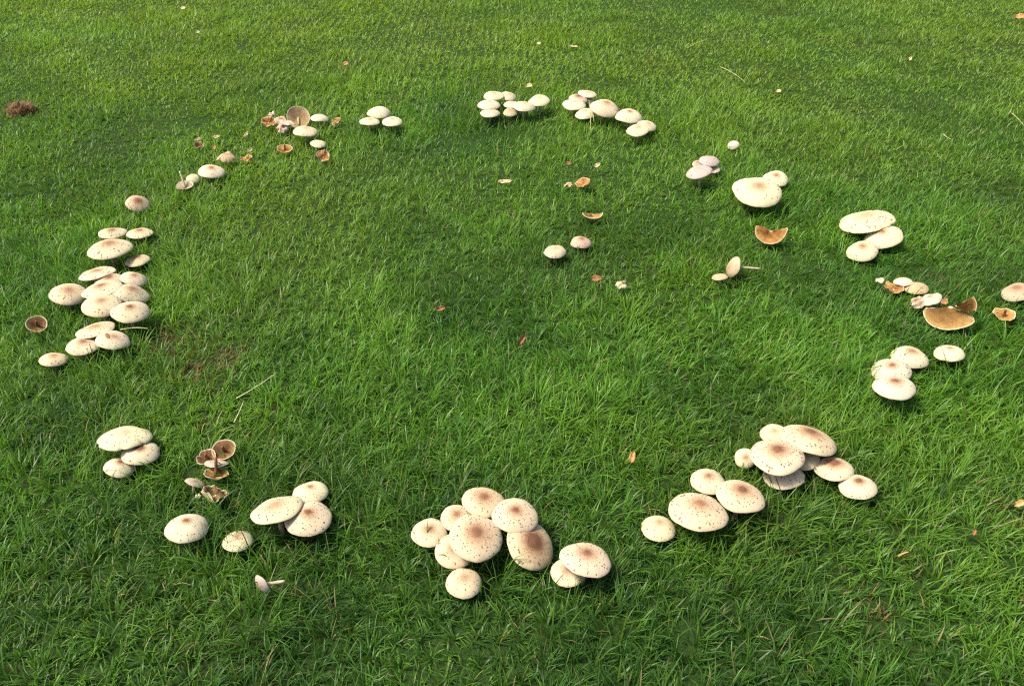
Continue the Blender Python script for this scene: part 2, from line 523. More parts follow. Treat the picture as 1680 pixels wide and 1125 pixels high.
# three and one
C(1493, 585, 57, 35, -17, .065, "tilted cap behind the stacked pair of white caps", 0, tone='pale', patch=(.8, .38, 0), k=.5, embed=True)
C(1557.5, 579, 46, 28, -6, .050, "lone white cap with a folded edge near the stacked pair", 0, tone='pale', patch=(.85, .34, 0), k=.5, notch=.12)
C(1462.5, 608, 61, 42, -8, .075, "upper cap of the stacked pair of white spotted caps", 1, tone='pale', patch=(.85, .32, 0), k=.48)
C(1467, 634, 67, 41, -12, .085, "lower front cap of the stacked pair of white spotted caps", 2, tone='pale', patch=(.95, .34, 0), k=.42)
# yellow trio by the broken half caps
Yw = dict(tone='yellow')
C(1421.5, 362.5, 84, 36, 8, .085, "long torn-edged yellowish cap of the trio near the broken half caps", 2, k=.30, patch=(.5, .35, 0), torn=.10, **Yw)
C(1448.5, 389, 60, 37, 14, .065, "cap with dark torn centre wedged in the trio near the broken half caps", 1, k=.42, patch=(1.0, .34, 0), **Yw)
C(1414.4, 411.7, 48, 34, 3, .045, "small low cap of the trio near the broken half caps, blades over its edge", 0, k=.5, patch=(.85, .30, 0), embed=True, **Yw)
# the same trio by the upturned caps
C(205, 717.4, 82, 38, 9, .085, "long yellowish cap with a torn stub of the trio near the upturned brown caps", 2, k=.30, patch=(.35, .35, 0), torn=.12, **Yw)
C(230.5, 742.5, 58, 39, 13, .065, "cap with dark torn centre wedged in the trio near the upturned brown caps", 1, k=.42, patch=(1.0, .32, 0), **Yw)
C(197, 765.4, 48, 33, 3, .045, "small low cap of the trio near the upturned brown caps, blades over its edge", 0, k=.5, patch=(.9, .28, 0), embed=True, **Yw)
# three and two by them
C(509.3, 806.4, 57, 36, 8, .060, "rear cap with a brown gash in the group of three tilted caps", 0, tone='yellow', patch=(.7, .26, 0), k=.42, embed=True)
C(505.6, 849.7, 76, 57, 8, .085, "round pink-centred cap standing highest in the group of three tilted caps", 1, tone='warm', patch=(.8, .30, 0), gills='tan', embed=True)
C(453.7, 834.6, 83, 42, 18, .095, "thin steeply slanted cap in the group of three tilted caps", 2, tone='yellow', patch=(.6, .40, 0), k=.24)
C(390.7, 886.5, 49, 34, 12, .045, "small pale yellow cap crossed by grass blades, alone near the slanted cap", 0, tone='yellow', patch=(.7, .30, 0), k=.48, embed=True)
C(306.6, 865, 68, 47, 10, .075, "solitary egg-shaped white cap with torn brown top, below the upturned caps", 0, tone='pale', patch=(.9, .26, 0), k=.48, flakes=70)
# crowded clump of twelve
G = dict(tone='cream', patch=(.75, .42, 0))
C(184.8, 381.7, 43, 18, 6, .050, "flat cap sunk in grass behind the big slanted cap of the crowded clump", 0, embed=True, k=.3, **G)
C(229.4, 382, 41, 17, 8, .050, "flat grass-crossed cap beside the sunken one at the far end of the crowded clump", 0, embed=True, k=.3, **G)
C(180.5, 407, 70, 31, 12, .100, "big slanted cap standing clear of the grass in the crowded clump of twelve", 2, k=.32, **G)
C(225.6, 427, 39, 18, 14, .050, "small brownish cap half buried in grass beside the big slanted cap", 0, embed=True, tone='cream', patch=(.9, .55, .05), k=.34)
C(159, 448, 56, 17, 16, .080, "narrow edge-on cap at the outer side of the crowded clump of twelve", 1, k=.2, **G)
C(178.8, 459, 46, 23, 12, .070, "brown-centred cap behind the thin slanted one in the crowded clump", 0, k=.32, tone='cream', patch=(1.0, .5, 0))
C(219.6, 457, 42, 23, -8, .070, "pale cap at the inner back of the crowded clump of twelve", 0, k=.36, **G)
C(214, 480.3, 59, 30, -11, .080, "cap tilted towards the ring's inside in the crowded clump of twelve", 2, k=.34, **G)
C(112.4, 482, 57, 36, 3, .085, "outermost broad cap of the crowded clump, standing apart with a soft tan centre", 1, **G)
C(166.8, 474, 63, 23, 19, .100, "thin slanted cap lying over its neighbours in the crowded clump", 3, k=.22, **G)
C(167, 500, 62, 38, 12, .090, "front middle cap of the crowded clump of twelve, tan centred", 4, **G)
C(213.6, 511, 59, 37, 5, .085, "front inner cap of the crowded clump with a dark brown dot", 5, tone='cream', patch=(.95, .26, 0))
# four beside them
C(156.5, 540, 61, 22, 17, .080, "edge-on slanted cap at the back of the four-mushroom clump by the bare patch", 0, k=.22, **G)
C(137, 566, 53, 30, 13, .075, "sloping cap in the middle of the four-mushroom clump by the bare patch", 1, k=.34, **G, embed=True)
C(185.3, 557.6, 52, 31, -2, .080, "flat cap with a leaf scrap on it in the four-mushroom clump", 2, k=.34, **G)
C(88, 589, 43, 23, 8, .050, "small low cap at the end of the four-mushroom clump", 0, embed=True, k=.4, **G)
# singles on that side
C(226, 333.7, 37, 27, -3, .055, "lone flattened cap with a cracked brown star centre", 0, tone='dull', patch=(1.0, .5, .1), k=.4, torn=.05, embed=True)
C(346.8, 281, 42, 22, 2, .065, "white cap with a small brown dot beside the upside-down mushroom", 1, tone='pale', patch=(.85, .26, 0))
C(316.7, 293, 22, 15, 10, .050, "little yellowish cap between the white dotted cap and the upside-down mushroom", 0, tone='yellow', patch=(.3, .4, 0), k=.5)
C(303, 304, 28, 13, 12, .040, "upside-down small mushroom with its thin stem pointing up", 1, **{**UPT, 'gills': 'pale', 'tone': 'dull'}, k=.42, stem='up', stem_px=(294.6, 281))
# the rotten heap and its neighbours
C(489.5, 192.5, 37, 35.5, -8, .062, "toppled mushroom showing its round brown gilled underside", 0, **{**UPT, 'gills': 'buff'}, k=.3, stem='under', stem_px=(490, 205), embed=True)
C(524.5, 193.5, 30, 12, -3, .075, "small domed white cap beside the toppled brown-gilled mushroom", 1, tone='pale', patch=(.1, .3, 0), k=.42)
C(501.5, 215.2, 40, 16.5, -1, .080, "clean flat white cap in front of the toppled brown-gilled mushroom", 2, tone='pale', patch=(.4, .34, 0))
C(522.5, 235.6, 26, 13, -4, .045, "small yellowish cap with a nibbled edge next to the curled brown piece", 0, tone='yellow', patch=(.15, .3, 0), torn=.12, embed=True)
C(467.3, 243.7, 25, 13, 0, .045, "small upturned tan cup with a dark stem scar", 0, **{**UPT, 'gills': 'orange', 'tone': 'tan'}, k=.42, stem='stub')
C(461, 197, 21, 11, -5, .055, "small pink-white broken cap on top of the rotten heap", 1, **{**FRAG, 'cat': 'mushroom piece'}, tone='pink', patch=(.9, .4, .1), crumple=.5)
C(472, 202, 24, 7, -3, .060, "flat pale shard lying on the rotten heap", 2, **FRAG, tone='pink', patch=(.2, .3, .1), crumple=.4, k=.15)
C(464, 210.5, 20, 15, 20, .045, "folded pale shard at the foot of the rotten heap", 3, **FRAG, tone='pink', patch=(.9, .4, .1), crumple=1.0, torn=.2)
C(441, 199, 23, 15, -6, .050, "orange-brown gilled cap piece leaning on the rotten heap", 0, **FRAG, face='gills', gills='orange', tone='pink', patch=(.3, .4, .2), crumple=.7, k=.4)
C(446.5, 187, 13, 8, 10, .065, "feathery white shred above the orange-brown gilled piece", 0, **FRAG, tone='dull', patch=(0, .3, 0), crumple=1.2, torn=.3)
C(551.4, 199, 18, 9, 38, .050, "small curled orange-brown shard beside the domed white cap", 0, **FRAG, face='gills', gills='orange', tone='pink', crumple=.6, k=.4)
C(530, 255, 22, 18, -15, .045, "curled brown ring-shaped piece with a dark hole", 0, **FRAG, face='gills', gills='orange', tone='pink', patch=(.5, .4, .3), crumple=.7, k=.6)
C(371, 258.5, 30, 17, 4, .050, "shrivelled wrinkled tan cap beyond the white dotted cap", 0, **FRAG, tone='tan', patch=(.5, .5, .1), crumple=.9, k=.5, torn=.1)
C(404, 259, 19, 11, 12, .045, "brown crumbled shard next to the shrivelled wrinkled cap", 0, **FRAG, face='gills', gills='orange', tone='tan', crumple=1.0, k=.4)
C(325.7, 238, 15, 9, 5, .045, "reddish-brown crumb of cap lying with pale shreds in the grass", 0, **FRAG, face='gills', gills='brown', tone='tan', crumple=1.0)
# flat three
C(621.9, 183.6, 39, 18.5, 2, .100, "domed rear cap of the flat-topped trio", 0, tone='pale', patch=(.15, .3, 0), k=.5)
C(606.4, 198.9, 33, 13, 0, .085, "smallest and flattest cap of the flat-topped trio", 1, tone='pale', patch=(.5, .24, 0), k=.3)
C(643.5, 199.3, 33, 16, 3, .085, "saucer-like cap of the flat-topped trio with a brown dot", 1, tone='pale', patch=(.6, .24, 0), k=.34)
# table-top eight
T = dict(tone='pale', patch=(.45, .4, 0))
C(810.4, 157, 34, 15, 2, .100, "rearmost cap of the eight flat white caps", 0, **T)
C(834, 158, 27, 14, -12, .090, "small cap tilted away at the back of the eight flat white caps", 0, **T)
C(802, 171.6, 38, 16, 0, .100, "broad cap in the middle of the stacked side of the eight flat white caps", 2, **T)
C(804, 185, 33, 14.5, 0, .080, "front cap of the stacked side of the eight flat white caps", 1, **T)
C(837, 184.5, 24, 13.5, 0, .060, "small tan rounded cap in front of the eight flat white caps", 0, tone='cream', patch=(.5, .7, 0), k=.45)
C(840.4, 171.5, 29, 11, -2, .080, "cap mostly hidden under the sloping one among the eight flat white caps", 0, **T)
C(859.7, 174.2, 37, 16.5, -6, .095, "sloping cap linking the two halves of the eight flat white caps", 2, **T)
C(884.4, 165.2, 36, 18.5, 6, .095, "end cap of the eight flat white caps, next to the straw-stalk clump", 0, **T)
# clump with the straw stalk
C(963.6, 153.8, 31, 11.5, -8, .100, "rear tilted cap of the clump crossed by straw stalks", 0, k=.26, **T)
C(948.7, 161.4, 31, 14, -8, .085, "brown-topped cap behind the broad end cap of the straw-stalk clump", 0, tone='cream', patch=(.9, .6, 0))
C(966.8, 166.5, 15, 11, 5, .060, "tiny yellowish button in the middle of the straw-stalk clump", 0, tone='yellow', patch=(.2, .3, .1), k=.5)
C(942.2, 171.6, 39, 17.5, -5, .090, "broad end cap of the straw-stalk clump, facing the eight flat white caps", 1, **T)
C(960.2, 186.6, 34, 17.5, 4, .060, "low cap at the front of the straw-stalk clump, behind the stalks", 1, k=.42, **T)
C(992.3, 176.9, 50, 27, -14, .105, "largest domed cap of the straw-stalk clump with a brown peak", 2, k=.48, tone='cream', patch=(.8, .32, 0))
C(1031.6, 190.2, 44, 23, -5, .090, "rounded dome cap next to the largest one in the straw-stalk clump", 3, k=.45, tone='cream', patch=(.75, .30, 0))
C(1061, 206.2, 32, 17, -15, .065, "tilted cap under the end cap of the straw-stalk clump", 0, **T)
C(1046.4, 213.3, 37, 19.5, 5, .080, "speckled white end cap of the straw-stalk clump", 2, k=.36, **T)
# grey four, lemon pair, tiny one
C(1203, 238, 20, 14, 10, .045, "tiny solitary white button mushroom", 0, tone='pale', patch=(0, .3, 0), k=.6, flakes=8)
Z = dict(tone='grey', patch=(.30, .4, 0))
C(1163.4, 263.7, 34, 17, -7, .090, "rear pinkish-grey cap of the dusky clump of four", 0, **Z)
C(1144.4, 268.5, 18, 11, 4, .075, "small brownish-grey cap squeezed in the dusky clump of four", 0, tone='grey', patch=(.7, .6, 0), flakes=10)
C(1172.8, 278.5, 17, 11, 5, .055, "little paler cap under the edge of the dusky clump of four", 0, tone='dull', patch=(.1, .4, 0), flakes=10)
C(1146.6, 281.7, 43, 21, 13, .095, "slanted front cap of the dusky clump of four", 2, k=.34, **Z)
C(1272.4, 293, 41, 26, -6, .075, "smaller lemon cap behind the giant lemon-white cap", 0, tone='lemon', patch=(.9, .30, 0), k=.42)
C(1242.6, 313.4, 79, 48, -10, .105, "giant lemon-white spotted cap with a brown gash", 2, tone='lemon', patch=(.75, .32, 0), k=.34, flakes=90)
C(1265, 377, 50, 47, 0, .072, "heart-shaped half cap showing orange-brown gills", 0, **{**FRAG, 'stem': None}, face='gills', gills='orange', tone='tan', sector=(-6, 204), k=.3, hollow=.6)
# middle of the ring
C(953.3, 397.3, 35, 20, -5, .050, "brown-centred member of the lone pair inside the ring", 0, tone='pink', patch=(.9, .5, .1), k=.5, embed=True)
C(910.3, 412.4, 37, 22, 2, .060, "whiter member of the lone pair inside the ring", 0, tone='pale', patch=(.4, .5, .05), k=.45, crumple=.15, embed=True)
C(972.5, 348, 34, 22, -3, .045, "half cap with a straight broken edge and yellow gills, inside the ring", 0, **FRAG, face='gills', gills='tan', tone='yellow', sector=(0, 180), k=.35)
C(956, 299, 26, 12, 14, .050, "orange upturned scrap of cap inside the ring", 0, **FRAG, face='gills', gills='orange', tone='tan', crumple=.6, k=.4)
C(932, 303, 15, 8, 5, .045, "yellow crumbs of cap next to the orange upturned scrap", 0, **FRAG, tone='tan', patch=(.2, .4, .3), crumple=1.2, torn=.3)
C(1019.5, 467.6, 20, 13, -8, .045, "small ragged cream crumb of cap beside a brown leaf inside the ring", 0, **FRAG, tone='yellow', patch=(.5, .5, .1), crumple=.9, torn=.25, k=.45)
# fallen ones
C(1202.5, 438, 36, 20, 70, .055, "fallen mushroom lying on its side with the stem pointing away", 1, name='fallen_mushroom', group='overturned and toppled mushrooms', tone='pink', patch=(.5, .4, .1), k=.45, stem='fallen', stem_px=(1248, 440))
C(1181, 454, 26, 11, 4, .045, "small greenish-tan cap touching the fallen mushroom", 0, tone='tan', patch=(.2, .4, .1), k=.36, embed=True)
C(429.5, 958.5, 35, 15, 132, .050, "small pinkish-grey mushroom fallen on its side with a forked straw-like stem", 0, name='fallen_mushroom', group='overturned and toppled mushrooms', tone='grey', patch=(.3, .4, .1), k=.4, stem='fallen', stem_px=(466, 948), flakes=20)
# upturned brown caps by the yellow trio
C(366.9, 737, 38, 33, 25, .058, "round upturned brown cup with a broken stem stub", 1, **{**UPT, 'gills': 'brown'}, k=.42, stem='stub')
C(338.5, 749.5, 31, 25, 20, .055, "smaller upturned cup joined to the round one, with a curled rim", 0, **{**UPT, 'gills': 'brown'}, k=.42, stem='stub', crumple=.35, notch=.25)
C(356, 759, 38, 13, 2, .045, "spotted cream cap lying flat under the two upturned cups", 0, tone='dull', patch=(0, .3, .05), k=.22, stem=None)
C(354.6, 775.5, 39, 19, -2, .045, "upturned golden-gilled cap with a dark brown stem standing up", 2, **{**UPT, 'gills': 'orange'}, k=.45, stem='darkstub', stem_px=(354.5, 749), crumple=.3)
C(320, 791, 33, 13, -17, .050, "tilted grey-white cap with a shadowed underside beside the golden-gilled one", 0, tone='dull', patch=(0, .3, .05), k=.26)
C(353, 807, 41, 18, -6, .045, "wavy folded upturned cap, brown inside with a pale rim", 0, **{**UPT, 'gills': 'brown'}, k=.45, stem=None, crumple=.8)
C(325, 814, 9, 8, 0, .040, "tiny yellow-white crumb of mushroom beside the wavy folded cap", 0, **FRAG, tone='yellow', patch=(0, .3, 0), crumple=1.3, torn=.3)
C(60, 531, 31, 27, 5, .055, "single upturned brown cup lying outside the crowded clump", 0, **{**UPT, 'gills': 'brown', 'tone': 'yellow'}, k=.42, stem='stub')
# broken ones on the far side of the yellow trio
C(1444, 459.5, 13, 9, 10, .045, "tiny cream crumb beside the orange frayed piece", 0, **FRAG, tone='pale', patch=(.2, .4, .1), crumple=.9)
C(1466, 470.5, 33, 18, -4, .040, "orange frayed piece of cap sunk in the grass", 0, **FRAG, face='gills', gills='orange', tone='tan', crumple=.8, k=.4, torn=.2)
C(1482, 461.5, 29, 14, -4, .055, "small cream cap just behind the tan grass-striped cap", 0, tone='pale', patch=(.3, .4, 0), k=.45, notch=.15)
C(1502.5, 472, 39, 20, -4, .050, "tan grass-striped cap between the cream cap and the split cap", 1, tone='tan', patch=(.1, .4, .1), k=.42, embed=True, flakes=20)
C(1527, 490.5, 33, 19, 14, .065, "smooth white dented cap touching the big golden half cap", 2, tone='pale', patch=(.7, .36, 0), k=.48, crumple=.25)
C(1506, 496, 24, 19, -8, .055, "split white cap with brown cracks beside the dented one", 3, tone='pale', patch=(.6, .7, 0), k=.5, crumple=.8, torn=.2)
C(1560, 500.5, 85, 83.5, 0, .088, "big golden-gilled half cap leaning in the grass", 5, **FRAG, face='gills', gills='tan', tone='yellow', sector=(30, 167), k=.22, hollow=.6)
C(1566, 501, 62, 60.5, 0, .098, "triangular wedge of cap standing behind the big golden half cap", 4, **FRAG, face='gills', gills='tan', tone='tan', sector=(-26, 22), k=.22, hollow=.6)
C(1550, 494, 10, 9, 30, .085, "small brown curled stem scrap wedged by the big golden half cap", 6, **FRAG, face='gills', gills='orange', tone='pink', crumple=.8, k=.5)
C(1669, 479, 46, 31, 8, .060, "brown-topped cap standing near the small yellow cup", 0, tone='dull', patch=(.9, .55, .05), k=.48)
C(1648, 515, 32, 20, -14, .050, "small upturned yellow cup with a dark hole", 0, **{**UPT, 'gills': 'orange', 'tone': 'yellow'}, k=.42, stem='stub', crumple=.3)

# ---- let crowded caps settle so that they press against but do not cut through one another
def local_points(c):
    us = np.array([.15, .45, .7, .85, .95, 1.0]); th = np.linspace(0, 2 * math.pi, 24, endpoint=False)
    if c.sector: th = np.radians(np.linspace(*c.sector, 24))
    U, T_ = [a.ravel() for a in np.meshgrid(us, th)]
    return np.concatenate([c.P(U, T_, c.top(U, T_)), c.P(U, T_, c.under(U, T_))])
def inside(c, pts):
    d = pts - c.c
    x, y, z = d @ c.X, d @ c.Y, d @ c.n
    r = np.hypot(x, y); th = np.arctan2(y, x)
    u = r / (c.R * c.lobes(th))
    ok = u < 1
    uu = np.clip(u, 0, 1)
    dep = np.minimum(c.top(uu, th) - z, z - c.under(uu, th))
    return np.where(ok, dep, -1).max()
for it in range(70):
    hit = 0
    for i, a in enumerate(CAPS):
        for b in CAPS[i + 1:]:
            if np.linalg.norm(a.c - b.c) > (a.R + b.R) * 1.02: continue
            if max(inside(a, local_points(b)), inside(b, local_points(a))) < 0.0035: continue
            hit += 1
            front, back = (a, b) if a.order > b.order else (b, a)
            if front.z < 0.135: front.z += 0.0025
            if back.z > 0.045: back.z -= 0.0012
            a.place(); b.place()
    if not hit: break
print("caps settled after", it, "rounds, still touching:", hit)
for c in CAPS:
    build_mushroom(c)

# ------------------------------------------------------------------ leaves, stalks and crumbs
def leaf(px, py, size_px, ang, mat, label, z=0.05, curl=0.5, aspect=0.55, stand=0.3):
    p, t = at_z(px, py, z)
    L = size_px * t / F_PX
    rng = random.Random(int(px * 7 + py))
    nx, ny = 9, 5
    root_loc = np.array([p[0], p[1], 0.0])
    a = math.radians(ang)
    X = np.array([math.cos(a), math.sin(a) * 0.8, math.sin(a) * 0.5]); X = unit(X)
    Zl = unit(np.array([rng.uniform(-.3, .3), -stand * 1.4, 1.0])); Y = unit(np.cross(Zl, X)); Zl = np.cross(X, Y)
    tops, bots = [], []
    for i in range(nx):
        s = i / (nx - 1)
        w = aspect * L * 0.5 * (math.sin(math.pi * min(1, s * 0.93 + 0.05)) ** 0.8) * (1 + 0.15 * math.sin(9 * s + px))
        for j in range(ny):
            v = j / (ny - 1) * 2 - 1
            x = (s - 0.5) * L; y = v * w
            zz = curl * L * (0.5 * v * v * 0.6 + 0.35 * (s - 0.5) ** 2) + 0.03 * L * math.sin(14 * s + 5 * v + px)
            q = p + X * x + Y * y + Zl * zz
            tops.append(q); bots.append(q - Zl * 0.0009)
    nv = nx * ny
    V = np.array(tops + bots) - root_loc
    f = []
    for i in range(nx - 1):
        for j in range(ny - 1):
            q = (i * ny + j, (i + 1) * ny + j, (i + 1) * ny + j + 1, i * ny + j + 1)
            f.append(q); f.append(tuple(nv + k for k in q[::-1]))
    rim = [j for j in range(ny)] + [i * ny + ny - 1 for i in range(1, nx)] + [(nx - 1) * ny + j for j in range(ny - 2, -1, -1)] + [i * ny for i in range(nx - 2, 0, -1)]
    for k in range(len(rim)):
        a_, b_ = rim[k], rim[(k + 1) % len(rim)]
        f.append((a_, b_, nv + b_, nv + a_))
    o = mesh_object("dry_leaf", V, f, mat, None, tuple(root_loc))
    tag(o, label, "leaf", "dry leaf scraps on the lawn")
    LOW.append((p, L * 0.5, z - 0.012))
LOW = []
leaf(722.7, 506, 16, 20, M_LEAF_BROWN, "small red-brown leaf scrap with an orange edge inside the ring", stand=.8)
leaf(855, 558, 19, 60, M_LEAF_BROWN, "dark brown curled leaf standing in the long grass inside the ring", stand=1.0, curl=.8)
leaf(1036.7, 749.6, 20, 75, M_LEAF_ORANGE, "narrow orange leaf scrap near the clump of eight", stand=.8)
leaf(978, 457.5, 20, 5, M_LEAF_BROWN, "brown leaf scrap beside the ragged cream crumb", stand=.5)
leaf(932.4, 268.5, 11, 10, M_LEAF_BROWN, "faint brown leaf scrap beyond the orange cap scrap", stand=.6)
leaf(979.7, 271.5, 12, 40, M_LEAF_PALE, "pointed pale leaf scrap beyond the orange cap scrap", stand=.9)
leaf(829, 299.5, 24, 3, M_LEAF_PALE, "flat pale straw-coloured strip lying inside the ring", aspect=.3, stand=.4)
leaf(567, 105, 11, 35, M_LEAF_ORANGE, "tiny orange leaf out on the open lawn beyond the flat-topped trio", stand=.9)
leaf(301, 14, 9, 5, M_LEAF_PALE, "tiny pale leaf far out on the lawn beyond the rotten heap", stand=.5)
leaf(1493, 97, 9, 60, M_LEAF_PALE, "tiny pinkish leaf scrap on the open lawn beyond the lemon caps", stand=.9)
leaf(884, 72, 8, 10, M_LEAF_PALE, "tiny pale fleck of leaf on the open lawn behind the straw-stalk clump", stand=.5)
leaf(942, 78, 14, -5, M_LEAF_PALE, "thin pale leaf sliver on the open lawn behind the straw-stalk clump", stand=.3, aspect=.25)
leaf(868, 141, 12, 15, M_LEAF_PALE, "pale ragged leaf just behind the eight flat white caps", stand=.6)
leaf(325, 53, 7, 15, M_LEAF_PALE, "white speck of leaf on the lawn beyond the shrivelled cap", stand=.8)
leaf(1672, 29, 20, 20, M_LEAF_ORANGE, "tan leaf lying farthest out on the lawn", stand=.3)
leaf(1598, 873, 11, 60, M_LEAF_BROWN, "small reddish leaf scrap in the grass past the clump of eight", stand=.8)
leaf(1672, 826, 20, 25, M_LEAF_ORANGE, "rusty leaf in the grass, level with the clump of eight", stand=.4, z=.04)
leaf(1277, 150, 10, 10, M_LEAF_PALE, "faint tan leaf scrap on the open lawn beyond the tiny white button", stand=.5)
leaf(177.5, 551, 12, -50, M_LEAF_BROWN, "leaf scrap lying on the flat cap of the four-mushroom clump", z=.118, stand=.6)
leaf(403.8, 222, 15, 60, M_LEAF_PALE, "upright pale shred between the rotten heap and the wrinkled cap", stand=.9, aspect=.3)
leaf(356, 225, 15, 12, M_LEAF_PALE, "thin pale shred between the reddish crumb and the upright shred", stand=.6, aspect=.3)
leaf(326, 229, 14, 18, M_LEAF_PALE, "pale shred lying over the reddish-brown crumb", stand=.6, aspect=.3)
leaf(352, 243, 10, 70, M_LEAF_ORANGE, "small orange shred just behind the wrinkled cap", stand=.9, aspect=.4)
leaf(410, 247, 13, 40, M_LEAF_PALE, "frayed pale shred over the brown crumbled shard", stand=.9, aspect=.35)

def stalk(pts, w, mat, label, z0=0.05, z1=0.07, name="dry_stalk"):
    P = [at_z(x, y, z0 + (z1 - z0) * i / (len(pts) - 1))[0] for i, (x, y) in enumerate(pts)]
    tt = np.linspace(0, 1, 11)
    if len(P) == 2: P = [P[0], (P[0] + P[1]) / 2 + np.array([0, 0, .006]), P[1]]
    path = np.array([(1 - t) ** 2 * P[0] + 2 * t * (1 - t) * P[1] + t * t * P[2] for t in tt])
    base = np.array([path[0][0], path[0][1], 0.0])
    v, f = tube([p - base for p in path], [w * (1 - 0.6 * t) for t in tt], 6)
    o = mesh_object(name, v, f, mat, None, tuple(base))
    tag(o, label, "stalk", "loose stalks in the grass")
stalk([(388, 653), (421, 636), (454, 611)], .0022, M_STRAW, "long pale green stalk lying across the grass near the bare patch")
stalk([(384, 693), (393, 676), (399.5, 658)], .0020, M_STRAW, "short pale stalk below the long one near the bare patch")
stalk([(465.5, 233), (475, 223.5)], .0022, M_STRAW, "pale stalk sticking up behind the small upturned tan cup", .03, .06)
stalk([(968, 217), (971, 190), (966, 164)], .0022, M_STRAW, "upright straw stalk with a bent tip in front of the straw-stalk clump", .0, .13)
stalk([(974, 200), (975, 180), (970, 168)], .0020, M_STRAW, "short straw stalk leaning on the low cap of the straw-stalk clump", .03, .12)
stalk([(1182, 110), (1205, 119), (1222, 135)], .0020, M_STRAW, "pale arching stalk on the open lawn beyond the dusky clump")
stalk([(1128, 79), (1150, 66), (1168, 63)], .0020, M_STRAW, "pale green stalk on the open lawn beyond the straw-stalk clump")
stalk([(1660, 186), (1680, 206)], .0020, M_STRAW, "pale straight stalk out on the lawn beyond the yellow trio")
stalk([(1548, 220), (1553, 226), (1561, 229)], .0020, M_STRAW, "short bent pale stalk on the lawn beyond the yellow trio")
stalk([(122, 63), (135, 71), (150, 80)], .0024, M_STICK, "dark stalk lying on the far lawn beyond the brown clod", name="dark_stalk")
stalk([(265, 67), (286, 52)], .0022, M_STICK, "dark stalk lying on the far lawn beyond the wrinkled cap", name="dark_stalk")
stalk([(197, 541), (222, 535), (243, 539)], .0020, M_STRAW, "pale bent stalk beside the front inner cap of the crowded clump")
stalk([(1474, 912), (1481, 907), (1491, 905)], .0022, M_LEAF_ORANGE, "short rusty stalk in the grass past the clump of eight", .03, .05)

def blades(base, L, w, az, a0, a1, nseg, rng, twist):
    """curved, tapering grass blades as arrays -> vertices (N, nv, 3)"""
    N = len(L)
    dirx, diry = np.cos(az), np.sin(az)
    wx, wy = -np.sin(az + twist), np.cos(az + twist)
    pts = [base]
    cur = base.copy()
    for i in range(nseg):
        t = (i + 0.5) / nseg
        ang = a0 + a1 * t
        step = (L / nseg)
        cur = cur + np.stack([dirx * np.sin(ang) * step, diry * np.sin(ang) * step, np.cos(ang) * step], 1)
        pts.append(cur)
    prof = {2: [0.85, 0.85], 3: [0.75, 1.0, 0.72]}[nseg]
    verts = []
    for i in range(nseg):
        hw = (w * 0.5 * prof[i])[:, None] * np.stack([wx, wy, np.zeros(N)], 1)
        verts += [pts[i] - hw, pts[i] + hw]
    verts.append(pts[-1])
    return np.stack(verts, 1)
FACES = {2: ([(0, 1, 3, 2)], [(2, 3, 4)]), 3: ([(0, 1, 3, 2), (2, 3, 5, 4)], [(4, 5, 6)])}
def blade_mesh(name, groups, mat):
    """groups: list of (verts (N,nv,3), colours (N,nv,3), nseg) -> one mesh"""
    Vs, Cs, loops, starts, totals = [], [], [], [], []
    off = 0; lo = 0
    for V, Cc, ns in groups:
        N, nv, _ = V.shape
        Vs.append(V.reshape(-1, 3)); Cs.append(Cc.reshape(-1, 3))
        b = (np.arange(N) * nv + off)[:, None]
        quads, tris = FACES[ns]
        row = np.concatenate([b + np.array(q)[None] for q in quads] + [b + np.array(t)[None] for t in tris], 1)
        per = row.shape[1]
        loops.append(row.ravel())
        st = []; acc = 0
        for q in quads: st.append(acc); acc += 4
        for t in tris: st.append(acc); acc += 3
        starts.append((np.arange(N)[:, None] * per + np.array(st)[None] + lo).ravel())
        off += N * nv; lo += N * per
    V = np.concatenate(Vs).astype(np.float32); Cc = np.concatenate(Cs).astype(np.float32)
    loops = np.concatenate(loops).astype(np.int32); starts = np.concatenate(starts).astype(np.int32)
    me = bpy.data.meshes.new(name)
    me.vertices.add(len(V)); me.vertices.foreach_set("co", V.ravel())
    me.loops.add(len(loops)); me.loops.foreach_set("vertex_index", loops)
    me.polygons.add(len(starts)); me.polygons.foreach_set("loop_start", starts)
    me.update(calc_edges=True)
    me.polygons.foreach_set("use_smooth", np.ones(len(starts), bool))
    a = me.attributes.new("Col", 'FLOAT_COLOR', 'POINT')
    a.data.foreach_set("color", np.concatenate([Cc, np.ones((len(Cc), 1), np.float32)], 1).ravel())
    me.materials.append(mat)
    o = bpy.data.objects.new(name, me)
    COL.objects.link(o)
    return o

# brown clod of dead grass
p, t = at_z(33, 177, 0.03)
rng0 = np.random.default_rng(4)
cl = empty("dead_grass_clod", (p[0], p[1], 0))
tag(cl, "brown clod of dead grass and soil lying outside the ring", "clod")
us, vs_ = np.meshgrid(np.linspace(0, 2 * np.pi, 22, endpoint=False), np.linspace(0.05, 1, 8))
rad = 0.062 * (1 + 0.18 * np.sin(3 * us + 1) + 0.1 * np.sin(7 * us + 5 * vs_)) * vs_
zz = 0.052 * np.sqrt(np.clip(1 - vs_ ** 2, 0, 1)) * (1 + 0.25 * np.sin(5 * us + 9 * vs_)) + 0.002
V = np.stack([rad * np.cos(us) * 1.25, rad * np.sin(us), zz], -1).reshape(-1, 3)
mesh_object("soil_lump", V, grid_faces(8, 22, True, True) + [tuple(range(22))], M_CLOD, cl)
N = 420
an = rng0.uniform(0, 6.28, N); rr_ = 0.06 * np.sqrt(rng0.random(N))
bs = np.stack([rr_ * np.cos(an) * 1.2, rr_ * np.sin(an), 0.035 * np.sqrt(np.clip(1 - (rr_ / 0.066) ** 2, 0, 1))], 1)
